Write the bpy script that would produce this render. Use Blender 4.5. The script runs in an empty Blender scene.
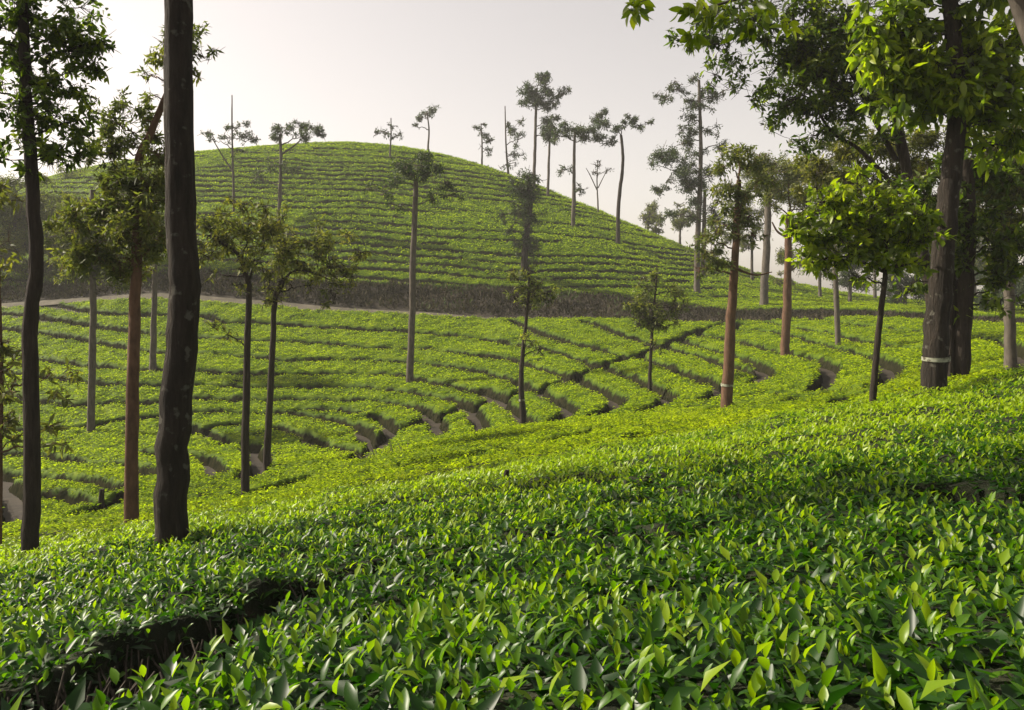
import bpy, math
import numpy as np
from mathutils import Vector
R = math.radians
rng = np.random.default_rng(7)
SC = bpy.context.scene
COL = SC.collection

# ------------------------------------------------------------------ camera, sky, sun, exposure
F, CX, HY = 800.0, 512.0, 300.0          # focal length in pixels, image centre column, horizon row
cam_d = bpy.data.cameras.new("camera"); cam = bpy.data.objects.new("camera", cam_d); COL.objects.link(cam)
cam.location = (0, 0, 0); cam.rotation_euler = (R(90), 0, 0)
cam_d.sensor_width = 36; cam_d.lens = 36 * F / 1024.0
cam_d.shift_y = -(355 - HY) / 1024.0
cam_d.clip_start = 0.05; cam_d.clip_end = 5000
SC.camera = cam

SUN_AZ, SUN_EL = -75.0, 41.0             # degrees left of the view direction, degrees up
w = bpy.data.worlds.new("World"); SC.world = w; w.use_nodes = True
nt = w.node_tree; nt.nodes.clear()
wo = nt.nodes.new("ShaderNodeOutputWorld"); bg = nt.nodes.new("ShaderNodeBackground")
sky = nt.nodes.new("ShaderNodeTexSky"); sky.sky_type = 'NISHITA'; sky.sun_disc = False
sky.sun_elevation = R(SUN_EL); sky.sun_rotation = R(SUN_AZ)
sky.air_density = 1.0; sky.dust_density = 5.0; sky.ozone_density = 1.0; sky.altitude = 900
hs = nt.nodes.new("ShaderNodeHueSaturation"); hs.inputs["Saturation"].default_value = 0.35
nt.links.new(sky.outputs[0], hs.inputs["Color"]); wm = nt.nodes.new("ShaderNodeMix"); wm.data_type = 'RGBA'; wm.blend_type = 'MULTIPLY'; wm.inputs[0].default_value = 1.0
wm.inputs[7].default_value = (1.13, 0.99, 0.865, 1)
nt.links.new(hs.outputs[0], wm.inputs[6]); nt.links.new(wm.outputs[2], bg.inputs[0])
bg.inputs[1].default_value = 0.096
nt.links.new(bg.outputs[0], wo.inputs[0])

sd = bpy.data.lights.new("sun", 'SUN'); so = bpy.data.objects.new("sun", sd); COL.objects.link(so)
sd.energy = 4.8; sd.angle = R(0.8); sd.color = (1.0, 0.90, 0.74)
az, el = R(SUN_AZ), R(SUN_EL)
SUNV = Vector((math.sin(az) * math.cos(el), math.cos(az) * math.cos(el), math.sin(el)))
so.rotation_euler = SUNV.to_track_quat('Z', 'Y').to_euler()
so.location = SUNV * 60

SC.view_settings.view_transform = 'Standard'; SC.view_settings.look = 'None'
SC.view_settings.exposure = 1.05; SC.view_settings.gamma = 1.0
SC.render.engine = 'CYCLES'
cy = SC.cycles
cy.use_denoising = True; cy.max_bounces = 6; cy.diffuse_bounces = 3; cy.glossy_bounces = 2
cy.transmission_bounces = 4; cy.volume_bounces = 1; cy.transparent_max_bounces = 8
cy.sample_clamp_indirect = 6.0

# ------------------------------------------------------------------ small maths helpers
def at(px, py, d):
    return np.array([(px - CX) / F * d, d, (HY - py) / F * d])

def hash2(ix, iy, s):
    h = (ix.astype(np.int64) * 374761393 + iy.astype(np.int64) * 668265263 + s * 1442695041) & 0x7fffffff
    h = ((h ^ (h >> 13)) * 1274126177) & 0x7fffffff
    return ((h ^ (h >> 16)) & 0xffff) / 65535.0
def vnoise(x, y, s=0):
    ix, iy = np.floor(x), np.floor(y); fx, fy = x - ix, y - iy
    fx = fx * fx * (3 - 2 * fx); fy = fy * fy * (3 - 2 * fy)
    a = hash2(ix, iy, s); b = hash2(ix + 1, iy, s); c = hash2(ix, iy + 1, s); e = hash2(ix + 1, iy + 1, s)
    return (a * (1 - fx) + b * fx) * (1 - fy) + (c * (1 - fx) + e * fx) * fy - 0.5
def sstep(a, b, x):
    t = np.clip((x - a) / (b - a), 0, 1); return t * t * (3 - 2 * t)
def norm(v):
    return v / np.maximum(np.linalg.norm(v, axis=-1, keepdims=True), 1e-9)

# ------------------------------------------------------------------ mesh builder
class MB:
    def __init__(s): s.v = []; s.t = []; s.l = []; s.n = []; s.m = []; s.sm = []; s.nv = 0
    def add(s, verts, faces, mat=0, tint=0.5, smooth=True):
        verts = np.asarray(verts, float).reshape(-1, 3); k = len(verts)
        s.v.append(verts); s.t.append(np.broadcast_to(np.asarray(tint, float), (k,)).copy())
        if isinstance(faces, np.ndarray):
            s.l.append((faces + s.nv).ravel()); s.n.append(np.full(len(faces), faces.shape[1])); nf = len(faces)
        else:
            for f in faces: s.l.append(np.array(f) + s.nv); s.n.append(np.array([len(f)]))
            nf = len(faces)
        s.m.append(np.broadcast_to(np.asarray(mat, int), (nf,)).copy()); s.sm.append(np.full(nf, smooth))
        s.nv += k
    def build(s, name, mats, parent=None):
        me = bpy.data.meshes.new(name)
        v = np.concatenate(s.v); l = np.concatenate(s.l).astype(np.int32); n = np.concatenate(s.n).astype(np.int32)
        if parent is not None: v = v - np.array(parent.location)
        me.vertices.add(len(v)); me.vertices.foreach_set("co", v.astype(np.float32).ravel())
        me.loops.add(len(l)); me.loops.foreach_set("vertex_index", l)
        me.polygons.add(len(n))
        me.polygons.foreach_set("loop_start", (np.cumsum(n) - n).astype(np.int32))
        for mm in (mats if isinstance(mats, (list, tuple)) else [mats]): me.materials.append(mm)
        me.polygons.foreach_set("material_index", np.concatenate(s.m).astype(np.int32))
        me.polygons.foreach_set("use_smooth", np.concatenate(s.sm))
        a = me.attributes.new("tint", 'FLOAT', 'POINT'); a.data.foreach_set("value", np.concatenate(s.t).astype(np.float32))
        me.update(calc_edges=True)
        o = bpy.data.objects.new(name, me); COL.objects.link(o)
        if parent is not None: o.parent = parent
        return o

def tube(mb, pts, rad, n=8, mat=0, tint=0.5, rough=0.0, cap=True):
    pts = np.asarray(pts, float); rad = np.broadcast_to(np.asarray(rad, float), (len(pts),))
    T = norm(np.gradient(pts, axis=0)); ref = np.array([0.31, 0.95, 0.08])
    A = norm(np.cross(T, ref)); B = np.cross(T, A)
    th = np.linspace(0, 2 * np.pi, n, endpoint=False)
    rr = rad[:, None] * np.ones(n)[None]
    if rough: rr = rr * (1 + rough * rng.normal(0, 1, rr.shape))
    V = pts[:, None] + rr[..., None] * (np.cos(th)[None, :, None] * A[:, None] + np.sin(th)[None, :, None] * B[:, None])
    V = V.reshape(-1, 3); k = len(pts)
    i = np.arange(k - 1)[:, None] * n; j = np.arange(n)[None]; j2 = (j + 1) % n
    Fq = np.stack([i + j, i + j2, i + n + j2, i + n + j], -1).reshape(-1, 4)
    mb.add(V, Fq, mat, tint)
    if cap: mb.add(V[-n:], [list(range(n))], mat, tint)

def smooth_path(pts, n):
    pts = np.asarray(pts, float)
    if len(pts) < 3:
        t = np.linspace(0, 1, n)[:, None]; return pts[0] * (1 - t) + pts[-1] * t
    P = np.vstack([2 * pts[0] - pts[1], pts, 2 * pts[-1] - pts[-2]])
    out = []
    m = len(pts) - 1
    for q in np.linspace(0, m - 1e-6, n):
        i = int(q); t = q - i; p0, p1, p2, p3 = P[i:i + 4]
        out.append(0.5 * (2 * p1 + (p2 - p0) * t + (2 * p0 - 5 * p1 + 4 * p2 - p3) * t * t + (3 * p1 - p0 - 3 * p2 + p3) * t ** 3))
    return np.array(out)

# leaves: P base, D pointing direction, N rough face normal, length, width
def leaves(mb, P, D, N, L, W, level=1, mat=0, tint=0.5, fold=0.22, droop=0.25):
    k = len(P)
    if k == 0: return
    D = norm(D); S = norm(np.cross(D, N)); U = np.cross(S, D)
    L = np.broadcast_to(L, (k,))[:, None]; W = np.broadcast_to(W, (k,))[:, None] * 0.5
    tint = np.broadcast_to(np.asarray(tint, float), (k,))
    def pt(t, s, up):
        return P + D * (L * t) + S * (W * s) + U * (W * fold * 2 * abs(s) * 1.0 - L * droop * t * t + W * up)
    if level == 1:
        V = np.stack([pt(0, 0, 0), pt(.45, 1, 0), pt(1, 0, 0), pt(.45, -1, 0)], 1); Fq = [[0, 1, 2, 3]]
    elif level == 2:
        V = np.stack([pt(0, 0, 0), pt(.42, 1, 0), pt(1, 0, 0), pt(.42, -1, 0), pt(.45, 0, 0)], 1)
        Fq = [[0, 1, 2, 4], [0, 4, 2, 3]]
    else:
        V = np.stack([pt(0, 0, 0), pt(.22, .72, 0), pt(.22, 0, 0), pt(.22, -.72, 0), pt(.5, 1, 0), pt(.5, 0, 0), pt(.5, -1, 0),
                      pt(.78, .62, 0), pt(.78, 0, 0), pt(.78, -.62, 0), pt(1, 0, 0)], 1)
        Fq = [[0, 1, 2, 2], [0, 2, 3, 3], [1, 4, 5, 2], [2, 5, 6, 3], [4, 7, 8, 5], [5, 8, 9, 6], [7, 10, 8, 8], [8, 10, 9, 9]]
    nv = V.shape[1]; base = (np.arange(k) * nv)[:, None, None]
    quads = np.array([f for f in Fq if len(set(f)) == 4]); tris = np.array([list(dict.fromkeys(f)) for f in Fq if len(set(f)) == 3])
    off = mb.nv
    mb.add(V.reshape(-1, 3), (base + quads[None]).reshape(-1, 4), mat, np.repeat(tint, nv), True)
    if len(tris):
        fr = (base + tris[None]).reshape(-1, 3)
        mb.l.append((fr + off).ravel()); mb.n.append(np.full(len(fr), 3)); mb.m.append(np.full(len(fr), mat)); mb.sm.append(np.full(len(fr), True))

# ------------------------------------------------------------------ materials
def mat_new(name):
    m = bpy.data.materials.new(name); m.use_nodes = True; m.node_tree.nodes.clear(); return m, m.node_tree
def ramp(t, stops):
    r = t.nodes.new("ShaderNodeValToRGB"); e = r.color_ramp.elements
    while len(e) < len(stops): e.new(0.5)
    for q, (p, c) in zip(e, stops): q.position = p; q.color = (*c, 1)
    return r
def leaf_mat(name, stops, rough=0.4, trans=0.4, tcol=1.6, spec=0.5):
    m, t = mat_new(name)
    at_ = t.nodes.new("ShaderNodeAttribute"); at_.attribute_name = "tint"
    geo = t.nodes.new("ShaderNodeNewGeometry"); no = t.nodes.new("ShaderNodeTexNoise"); no.inputs["Scale"].default_value = 0.35
    t.links.new(geo.outputs["Position"], no.inputs["Vector"])
    ad = t.nodes.new("ShaderNodeMath"); ad.operation = 'MULTIPLY_ADD'; ad.inputs[1].default_value = 0.5; 
    sb = t.nodes.new("ShaderNodeMath"); sb.operation = 'SUBTRACT'; sb.inputs[1].default_value = 0.5
    t.links.new(no.outputs[0], sb.inputs[0]); t.links.new(sb.outputs[0], ad.inputs[0]); t.links.new(at_.outputs["Fac"], ad.inputs[2])
    r = ramp(t, stops); t.links.new(ad.outputs[0], r.inputs[0])
    p = t.nodes.new("ShaderNodeBsdfPrincipled"); p.inputs["Roughness"].default_value = rough
    p.inputs["Specular IOR Level"].default_value = spec
    t.links.new(r.outputs[0], p.inputs["Base Color"])
    tr = t.nodes.new("ShaderNodeBsdfTranslucent")
    g = t.nodes.new("ShaderNodeMix"); g.data_type = 'RGBA'; g.blend_type = 'MULTIPLY'; g.inputs[0].default_value = 1.0
    t.links.new(r.outputs[0], g.inputs[6]); g.inputs[7].default_value = (tcol * 1.05, tcol * 1.12, tcol * 0.30, 1)
    t.links.new(g.outputs[2], tr.inputs[0])
    mx = t.nodes.new("ShaderNodeMixShader"); mx.inputs[0].default_value = trans
    t.links.new(p.outputs[0], mx.inputs[1]); t.links.new(tr.outputs[0], mx.inputs[2])
    o = t.nodes.new("ShaderNodeOutputMaterial"); t.links.new(mx.outputs[0], o.inputs[0])
    return m
def rough_mat(name, stops, scale=6.0, bump=0.3, rough=0.9, stretch=(1, 1, 1), detail=6, dist=0.02, lichen=None):
    m, t = mat_new(name)
    tc = t.nodes.new("ShaderNodeTexCoord"); mp = t.nodes.new("ShaderNodeMapping"); mp.inputs["Scale"].default_value = stretch
    t.links.new(tc.outputs["Object"], mp.inputs[0])
    no = t.nodes.new("ShaderNodeTexNoise"); no.inputs["Scale"].default_value = scale; no.inputs["Detail"].default_value = detail
    no.inputs["Roughness"].default_value = 0.65
    t.links.new(mp.outputs[0], no.inputs["Vector"])
    r = ramp(t, stops); t.links.new(no.outputs[0], r.inputs[0])
    p = t.nodes.new("ShaderNodeBsdfPrincipled"); p.inputs["Roughness"].default_value = rough
    p.inputs["Specular IOR Level"].default_value = 0.2
    colout = r.outputs[0]
    if lichen:
        n2 = t.nodes.new("ShaderNodeTexNoise"); n2.inputs["Scale"].default_value = 9.0; n2.inputs["Detail"].default_value = 4
        t.links.new(tc.outputs["Object"], n2.inputs["Vector"])
        r2 = ramp(t, [(0.60, (0, 0, 0)), (0.68, (1, 1, 1))]); t.links.new(n2.outputs[0], r2.inputs[0])
        mx = t.nodes.new("ShaderNodeMix"); mx.data_type = 'RGBA'; t.links.new(r2.outputs[0], mx.inputs[0])
        t.links.new(colout, mx.inputs[6]); mx.inputs[7].default_value = (*lichen, 1); colout = mx.outputs[2]
    t.links.new(colout, p.inputs["Base Color"])
    b = t.nodes.new("ShaderNodeBump"); b.inputs["Strength"].default_value = bump; b.inputs["Distance"].default_value = dist
    t.links.new(no.outputs[0], b.inputs["Height"]); t.links.new(b.outputs[0], p.inputs["Normal"])
    o = t.nodes.new("ShaderNodeOutputMaterial"); t.links.new(p.outputs[0], o.inputs[0])
    return m

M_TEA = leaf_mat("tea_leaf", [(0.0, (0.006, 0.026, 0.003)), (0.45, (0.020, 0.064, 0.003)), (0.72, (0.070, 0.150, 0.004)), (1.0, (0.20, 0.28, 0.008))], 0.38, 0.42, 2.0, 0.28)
M_TEAFAR = leaf_mat("tea_canopy", [(0.0, (0.030, 0.058, 0.006)), (0.45, (0.075, 0.120, 0.008)), (1.0, (0.17, 0.22, 0.010))], 0.7, 0.25, 1.6, 0.05)
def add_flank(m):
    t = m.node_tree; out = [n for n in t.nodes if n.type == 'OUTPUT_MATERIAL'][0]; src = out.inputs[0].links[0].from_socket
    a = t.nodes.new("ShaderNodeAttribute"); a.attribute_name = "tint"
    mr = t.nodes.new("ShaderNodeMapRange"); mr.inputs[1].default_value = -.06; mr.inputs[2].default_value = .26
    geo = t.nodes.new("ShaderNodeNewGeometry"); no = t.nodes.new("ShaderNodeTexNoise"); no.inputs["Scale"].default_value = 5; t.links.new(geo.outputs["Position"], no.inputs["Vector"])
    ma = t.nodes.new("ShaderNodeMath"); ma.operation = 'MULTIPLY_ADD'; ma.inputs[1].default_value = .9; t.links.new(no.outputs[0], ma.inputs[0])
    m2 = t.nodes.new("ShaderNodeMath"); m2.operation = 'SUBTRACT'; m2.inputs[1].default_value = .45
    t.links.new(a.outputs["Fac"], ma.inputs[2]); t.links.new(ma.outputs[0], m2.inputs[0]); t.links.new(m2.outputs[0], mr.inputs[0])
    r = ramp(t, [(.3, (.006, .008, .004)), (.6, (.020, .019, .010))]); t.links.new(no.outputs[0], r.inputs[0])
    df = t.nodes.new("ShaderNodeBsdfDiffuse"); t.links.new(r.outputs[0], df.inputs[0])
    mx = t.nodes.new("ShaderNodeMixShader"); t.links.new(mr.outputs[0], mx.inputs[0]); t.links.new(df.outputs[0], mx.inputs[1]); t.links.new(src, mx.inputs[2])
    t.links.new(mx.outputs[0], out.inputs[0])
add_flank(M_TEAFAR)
M_TEALOOSE = leaf_mat("tea_shoots", [(0.0, (0.030, 0.060, 0.005)), (0.45, (0.100, 0.150, 0.004)), (0.8, (0.19, 0.245, 0.006)), (1.0, (0.26, 0.32, 0.008))], 0.7, 0.5, 1.9, 0.05)
M_STEM = rough_mat("woody_stem", [(0.3, (0.025, 0.021, 0.016)), (0.7, (0.085, 0.072, 0.056))], 20, 0.5)
M_TWIG = rough_mat("tea_twigs", [(0.3, (0.006, 0.008, 0.004)), (0.55, (0.014, 0.018, 0.007)), (0.75, (0.032, 0.028, 0.016))], 7, 0.8, 0.95, dist=0.08)
M_SOIL = rough_mat("soil", [(0.3, (0.012, 0.010, 0.007)), (0.7, (0.036, 0.028, 0.019))], 2.5, 0.6)
M_PATH = rough_mat("dirt", [(0.3, (0.045, 0.04, 0.028)), (0.7, (0.105, 0.092, 0.068))], 1.2, 0.4)
M_BARK = rough_mat("dark_bark", [(0.3, (0.014, 0.011, 0.009)), (0.6, (0.036, 0.028, 0.022)), (0.8, (0.07, 0.056, 0.044))], 9, 0.9, 0.9, (2.4, 2.4, 0.35), 8, 0.06)
M_BARKL = rough_mat("lichen_bark", [(0.3, (0.013, 0.011, 0.009)), (0.6, (0.034, 0.027, 0.021)), (0.8, (0.07, 0.056, 0.043))], 8, 1.0, 0.9, (2.2, 2.2, 0.32), 8, 0.09, (0.085, 0.08, 0.065))
M_RED = rough_mat("red_bark", [(0.3, (0.050, 0.028, 0.017)), (0.7, (0.13, 0.073, 0.045))], 9, 0.8, 0.9, (1, 1, 0.4), 7, 0.02)
M_GREY = rough_mat("grey_bark", [(0.3, (0.042, 0.036, 0.029)), (0.7, (0.115, 0.098, 0.08))], 7, 0.8, 0.9, (1, 1, 0.4), 7, 0.02)
M_PALE = rough_mat("pale_bark", [(0.3, (0.18, 0.17, 0.15)), (0.7, (0.40, 0.38, 0.34))], 7, 0.6, 0.9, (1, 1, 0.4), 7, 0.02)
M_PAINT = rough_mat("white_paint", [(0.40, (0.07, 0.06, 0.045)), (0.50, (0.22, 0.23, 0.17)), (0.7, (0.36, 0.37, 0.29))], 14, 0.3, 0.8)
M_OAK = leaf_mat("silver_oak_leaf", [(0.0, (0.036, 0.052, 0.022)), (0.5, (0.095, 0.115, 0.036)), (1.0, (0.20, 0.20, 0.06))], 0.55, 0.42, 1.7, 0.2)
M_DUSK = leaf_mat("dark_leaf", [(0.0, (0.014, 0.028, 0.014)), (0.5, (0.032, 0.055, 0.022)), (1.0, (0.075, 0.095, 0.035))], 0.5, 0.35, 1.5, 0.2)
M_DRY = leaf_mat("dry_leaf", [(0.0, (0.046, 0.058, 0.020)), (0.5, (0.110, 0.122, 0.038)), (1.0, (0.22, 0.205, 0.06))], 0.6, 0.45, 1.6, 0.2)
M_BROAD = leaf_mat("broad_leaf", [(0.0, (0.028, 0.050, 0.005)), (0.5, (0.095, 0.140, 0.007)), (1.0, (0.22, 0.26, 0.011))], 0.38, 0.55, 2.3, 0.4)
M_SHADE = leaf_mat("shade_leaf", [(0.0, (0.018, 0.036, 0.007)), (0.5, (0.052, 0.085, 0.010)), (1.0, (0.15, 0.185, 0.014))], 0.42, 0.5, 2.1, 0.3)
M_SCRUB = leaf_mat("scrub_leaf", [(0.0, (0.018, 0.016, 0.011)), (0.45, (0.046, 0.038, 0.027)), (0.7, (0.075, 0.064, 0.042)), (0.8, (0.04, 0.065, 0.018)), (1.0, (0.055, 0.09, 0.022))], 0.8, 0.15, 1.0, 0.1)

# ------------------------------------------------------------------ terrain: tea-top surface through surveyed points
CP = [(512,710,1.35),(0,710,1.9),(1024,710,1.3),(250,710,1.6),(0,640,3.2),(200,620,3.3),(512,620,2.4),(800,600,2.4),(1024,600,2.2),
 (0,590,5.5),(170,545,6.7),(400,545,4.9),(600,530,4.6),(800,500,4.6),(1024,480,4.4),
 (30,552,9),(132,523,13),(300,507,9.5),(500,480,8.5),(700,447,9),(850,420,9.5),(935,390,11),(1024,370,12),
 (245,491,18),(268,463,21),(380,452,25),(500,430,21),(522,422,27),(650,388,31),(726,407,23),(785,354,36),(872,402,16),(960,380,14),
 (90,430,33),(0,500,20),(0,440,32),(0,380,42),(0,310,58),(153,366,43),(410,381,40),(300,340,50),(300,308,57),(500,318,55),
 (200,300,58),(600,320,52),(740,323,50),(870,318,46),(1024,327,40),(1024,350,22),(560,370,39),(640,350,44),(470,412,32),
 (300,282,61),(500,290,61),(200,272,62),(0,285,63),(650,300,62),(860,303,61),(1024,315,56),
 (300,220,74),(500,240,72),(640,265,72),(300,170,90),(480,200,86),(194,152,104),(350,142,106),(420,150,104),(480,165,102),(540,191,96),
 (600,217,90),(660,247,84),(720,277,80),(800,297,75),(100,168,106),(0,205,108),(1024,305,75)]
CW = [at(*c) for c in CP] + [np.array(p, float) for p in [(-50,150,8),(0,150,8),(35,130,0),(70,110,-3),(-120,125,6),(-100,60,-2),(-60,20,-7),(-25,5,-6),
 (-8,-8,-1.5),(8,-8,-.3),(0,-10,-.7),(30,5,.6),(45,20,.5),(70,50,-1),(100,80,-3),(-130,90,4),(60,150,-4)]]
CW = np.array(CW)
def tps_k(r2): return 0.5 * r2 * np.log(np.maximum(r2, 1e-12))
SCL = 20.0
_n = len(CW); _p = CW[:, :2] / SCL
_K = tps_k(((_p[:, None] - _p[None]) ** 2).sum(-1)) + np.eye(_n) * 0.0012
_P = np.c_[np.ones(_n), _p]
_A = np.block([[_K, _P], [_P.T, np.zeros((3, 3))]])
_W = np.linalg.solve(_A, np.r_[CW[:, 2], 0, 0, 0])
def top(x, y):
    x = np.asarray(x, float); sh = x.shape; x = x.ravel(); y = np.asarray(y, float).ravel(); out = np.empty(len(x))
    for i in range(0, len(x), 50000):
        q = np.c_[x[i:i + 50000], y[i:i + 50000]] / SCL
        out[i:i + 50000] = tps_k(((q[:, None] - _p[None]) ** 2).sum(-1)) @ _W[:_n] + _W[_n] + q @ _W[_n + 1:]
    r = np.hypot(x * 0.8, y - 45.0)
    f = sstep(85.0, 150.0, r)
    return (out * (1 - f) + (-9.0) * f).reshape(sh)
def depth(y): return 0.72 - 0.24 * sstep(10, 22, np.asarray(y, float)) - 0.18 * sstep(52, 62, np.asarray(y, float))
def soil(x, y): return top(x, y) - depth(y)
def hit(px, py, d0=0.7, d1=128.0):
    d = np.geomspace(d0, d1, 900); z = top((px - CX) / F * d, d); ray = (HY - py) / F * d
    k = np.nonzero(z > ray)[0]
    if len(k) == 0: return None
    k = k[0]
    if k == 0: return d[0]
    a, b = (ray - z)[k - 1], (z - ray)[k]; return d[k - 1] + (d[k] - d[k - 1]) * a / (a + b)

# ------------------------------------------------------------------ furrows, traced along the plantation
FUR = [ # valley, left of the drain
 [(-60,298),(0,301),(41,303),(82,309),(122,313),(199,314),(221,321),(274,322),(336,327),(399,330),(461,335),(500,339)],
 [(-60,310),(0,312),(41,317),(82,323),(151,333),(192,335),(242,339),(305,341),(368,346),(418,347),(461,352),(500,358)],
 [(-60,326),(0,328),(75,337),(151,350),(192,352),(242,354),(289,359),(352,358),(414,361),(461,367),(500,375)],
 [(-60,346),(0,350),(82,364),(155,368),(192,369),(227,372),(274,373),(336,372),(392,373),(430,380),(474,389),(500,396)],
 [(-60,364),(0,370),(60,378),(122,383),(189,383),(242,385),(305,386),(352,385),(411,391),(455,399),(471,407),(477,417),(485,427)],
 [(-60,384),(0,392),(41,400),(82,402),(155,400),(189,397),(242,398),(305,398),(367,399),(399,402),(424,408),(436,421),(441,431)],
 [(296,407),(336,408),(355,411)], [(374,414),(386,422),(396,427),(405,424)],
 [(-60,420),(16,429),(82,425),(122,418),(155,414),(189,411),(242,411),(289,412),(330,418),(355,424),(364,430),(366,440)],
 [(189,433),(211,425),(239,422)],
 [(189,425),(210,433),(236,441),(274,442),(305,440),(336,445),(355,448),(380,448)],
 [(274,425),(305,433),(320,441)], [(320,443),(350,450),(378,452)],
 [(370,448),(389,430),(405,425),(430,417),(455,408),(480,402),(502,396),(535,387),(573,376),(606,362),(641,352),(666,343),(699,329),(725,322)],
 [(122,450),(189,453),(205,456),(217,466),(214,472)],
 [(-40,448),(37,454),(82,460),(127,462),(155,472)],
 [(-40,466),(0,470),(41,474),(82,478),(122,486)], [(37,492),(57,492),(82,499)], [(82,511),(122,494)],
 [(0,470),(0,478),(12,486),(16,503),(8,519)],
 [(250,444),(260,455),(262,462)], [(250,471),(264,461)],
 # valley, fan above the drain
 [(512,320),(515,321),(548,335),(589,346),(622,354)], [(480,336),(513,343),(557,351),(598,365)], [(480,353),(513,359),(551,370),(573,377)],
 [(480,369),(507,377),(535,387)], [(480,387),(496,392),(504,397)], [(584,320),(617,331),(655,344)], [(461,335),(480,337)], [(461,352),(482,354)],
 [(461,367),(482,370)],
 # valley, hooks below the drain
 [(598,362),(608,368),(633,377),(655,387),(666,392),(669,396),(644,409)],
 [(569,375),(576,377),(598,387),(614,395),(617,401),(595,414)],
 [(535,386),(542,391),(559,399),(570,406),(569,411),(550,420)],
 [(496,396),(499,399),(516,409),(524,417),(531,424)],
 [(638,352),(641,357),(666,365),(696,377),(721,384),(718,390),(701,399)],
 [(658,344),(666,347),(699,355),(723,363),(742,368),(757,372),(764,374)],
 [(676,337),(682,340),(721,351),(755,362),(765,368),(762,377),(755,380)],
 [(700,375),(719,383)], [(740,322),(732,328),(765,330),(807,339),(846,349),(878,357),(891,365),(888,373),(878,381)],
 [(696,331),(700,334),(732,339),(771,349),(804,355),(823,359),(830,366),(825,376),(810,388),(749,394)],
 [(810,388),(872,385)], [(765,321),(807,328),(846,336),(881,343),(924,347),(960,350)],
 [(813,318),(856,323),(894,328),(927,331),(972,335)],
 [(972,335),(998,339),(1018,347),(1026,359),(1021,371)], [(817,407),(839,398),(862,391)], [(713,407),(736,404)], [(778,401),(800,394)],
 [(555,436),(575,433),(600,428)], [(640,434),(668,427)], [(480,452),(505,446)], [(250,490),(300,478)],
 # foreground
 [(-30,702),(40,690),(100,665),(200,620),(280,590),(350,570),(430,552)], [(952,486),(990,492),(1060,500)],
]
VIRT = [ # lines along which neighbouring beds close up against each other
 [(-60,530),(0,521),(122,495),(214,474),(264,462),(320,457),(376,458),(441,432),(485,428),(531,424),(550,420),(595,414),(644,409),(701,401),(749,394),(810,388),(878,382),(960,374),(1030,364)],
 [(430,552),(480,528),(530,510),(620,492),(760,480),(952,486)], [(1060,500),(1500,530)], [(1030,364),(1500,345)], [(-60,530),(-500,570)], [(-30,702),(-500,730)]] + [
 [(-60,y),(-500,y + 6)] for y in (298,310,326,346,364,384,420,448)]
def to_world(lines):
    out = []
    for pl in lines:
        q = []
        for px, py in pl:
            d = hit(px, py)
            if d is not None and d < 64: q.append(at(px, py, d)[:2])
        if len(q) > 1:
            q = np.array(q); dm = np.median(q[:, 1])
            sp = smooth_path(np.c_[q, np.zeros(len(q))], max(8, len(q) * 4))[:, :2]
            out.append((sp, (0.19 if len(q) > 3 else .12) if dm < 6 else (0.22 if dm < 40 else 0.26)))
    return out
FW = to_world(FUR); VW = to_world(VIRT)

# polar-spaced field grid (fine near the viewer, coarse far off)
GD = np.exp(np.r_[np.arange(math.log(0.75), math.log(18), 0.0042), np.arange(math.log(18), math.log(60), 0.0027), np.arange(math.log(60), math.log(122), 0.0019)]); GU = np.arange(-1.25, 1.251, 0.0031)
X = GU[None] * GD[:, None]; Y = np.broadcast_to(GD[:, None], X.shape).copy()
TOP = top(X, Y)
PX = CX + F * X / Y
def line_dist(lines):
    dist = np.full(X.shape, 9.0)
    for pl, hw in lines:
        for a, b in zip(pl[:-1], pl[1:]):
            m = 1.1
            i0, i1 = np.searchsorted(GD, max(min(a[1], b[1]) - m, GD[0])), np.searchsorted(GD, max(a[1], b[1]) + m)
            if i1 <= i0: continue
            xs, ys = X[i0:i1], Y[i0:i1]; ab = b - a; L2 = (ab ** 2).sum() + 1e-9
            t = np.clip(((xs - a[0]) * ab[0] + (ys - a[1]) * ab[1]) / L2, 0, 1)
            dd = np.hypot(xs - a[0] - t * ab[0], ys - a[1] - t * ab[1]) - hw
            np.minimum(dist[i0:i1], dd, out=dist[i0:i1])
    return dist
dist = line_dist(FW); dvirt = line_dist(VW)
dist = dist + 0.05 * vnoise(X * 2.2, Y * 2.2, 3) * sstep(3, 12, Y)

def lo_d(px): return np.interp(px, [-300,0,200,300,512,600,740,870,1024,1300], [59.5,59,58.3,57.3,55.3,53.3,51.3,47.5,42,40])
def hi_d(px): return np.interp(px, [-300,0,200,300,500,650,740,860,1024,1300], [63,63,62.3,61.3,61.3,62.3,58,55,50,48])
wob = 0.8 * vnoise(X * .35, Y * .1, 11)
bank = (Y > lo_d(PX) + wob * .3) & (Y < hi_d(PX) + wob)
# hillside rows follow the contours
hz = TOP + 1.1 * vnoise(X * 0.045, Y * 0.045, 21) + 0.75 * vnoise(X * 0.14, Y * 0.14, 22) + 0.045 * X
RISE = 0.74
gu = np.gradient(hz, axis=1) / np.maximum(np.gradient(X, axis=1), 1e-6); gd = np.gradient(hz, axis=0) / np.maximum(np.gradient(Y, axis=0), 1e-6) - gu * X / Y * 1.0
GR = np.clip(np.hypot(gu, gd), .10, .5)
ph = hz / RISE; fr = np.abs(ph - np.round(ph)) * RISE / GR         # metres across the slope to the furrow
gate = vnoise(X * 0.07 + np.round(ph) * 7.3, Y * 0.07, 31)
hilld = np.where(gate > 0.17, 9.0, fr - 0.16)
cross = np.abs(vnoise(X * 0.06 + 3.1, Y * 0.02, 41)) * 14 + np.where(vnoise(X * .09, np.round(ph) * 3.7, 42) > 0.05, 9, 0)
hill = Y >= hi_d(PX) + wob
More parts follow.
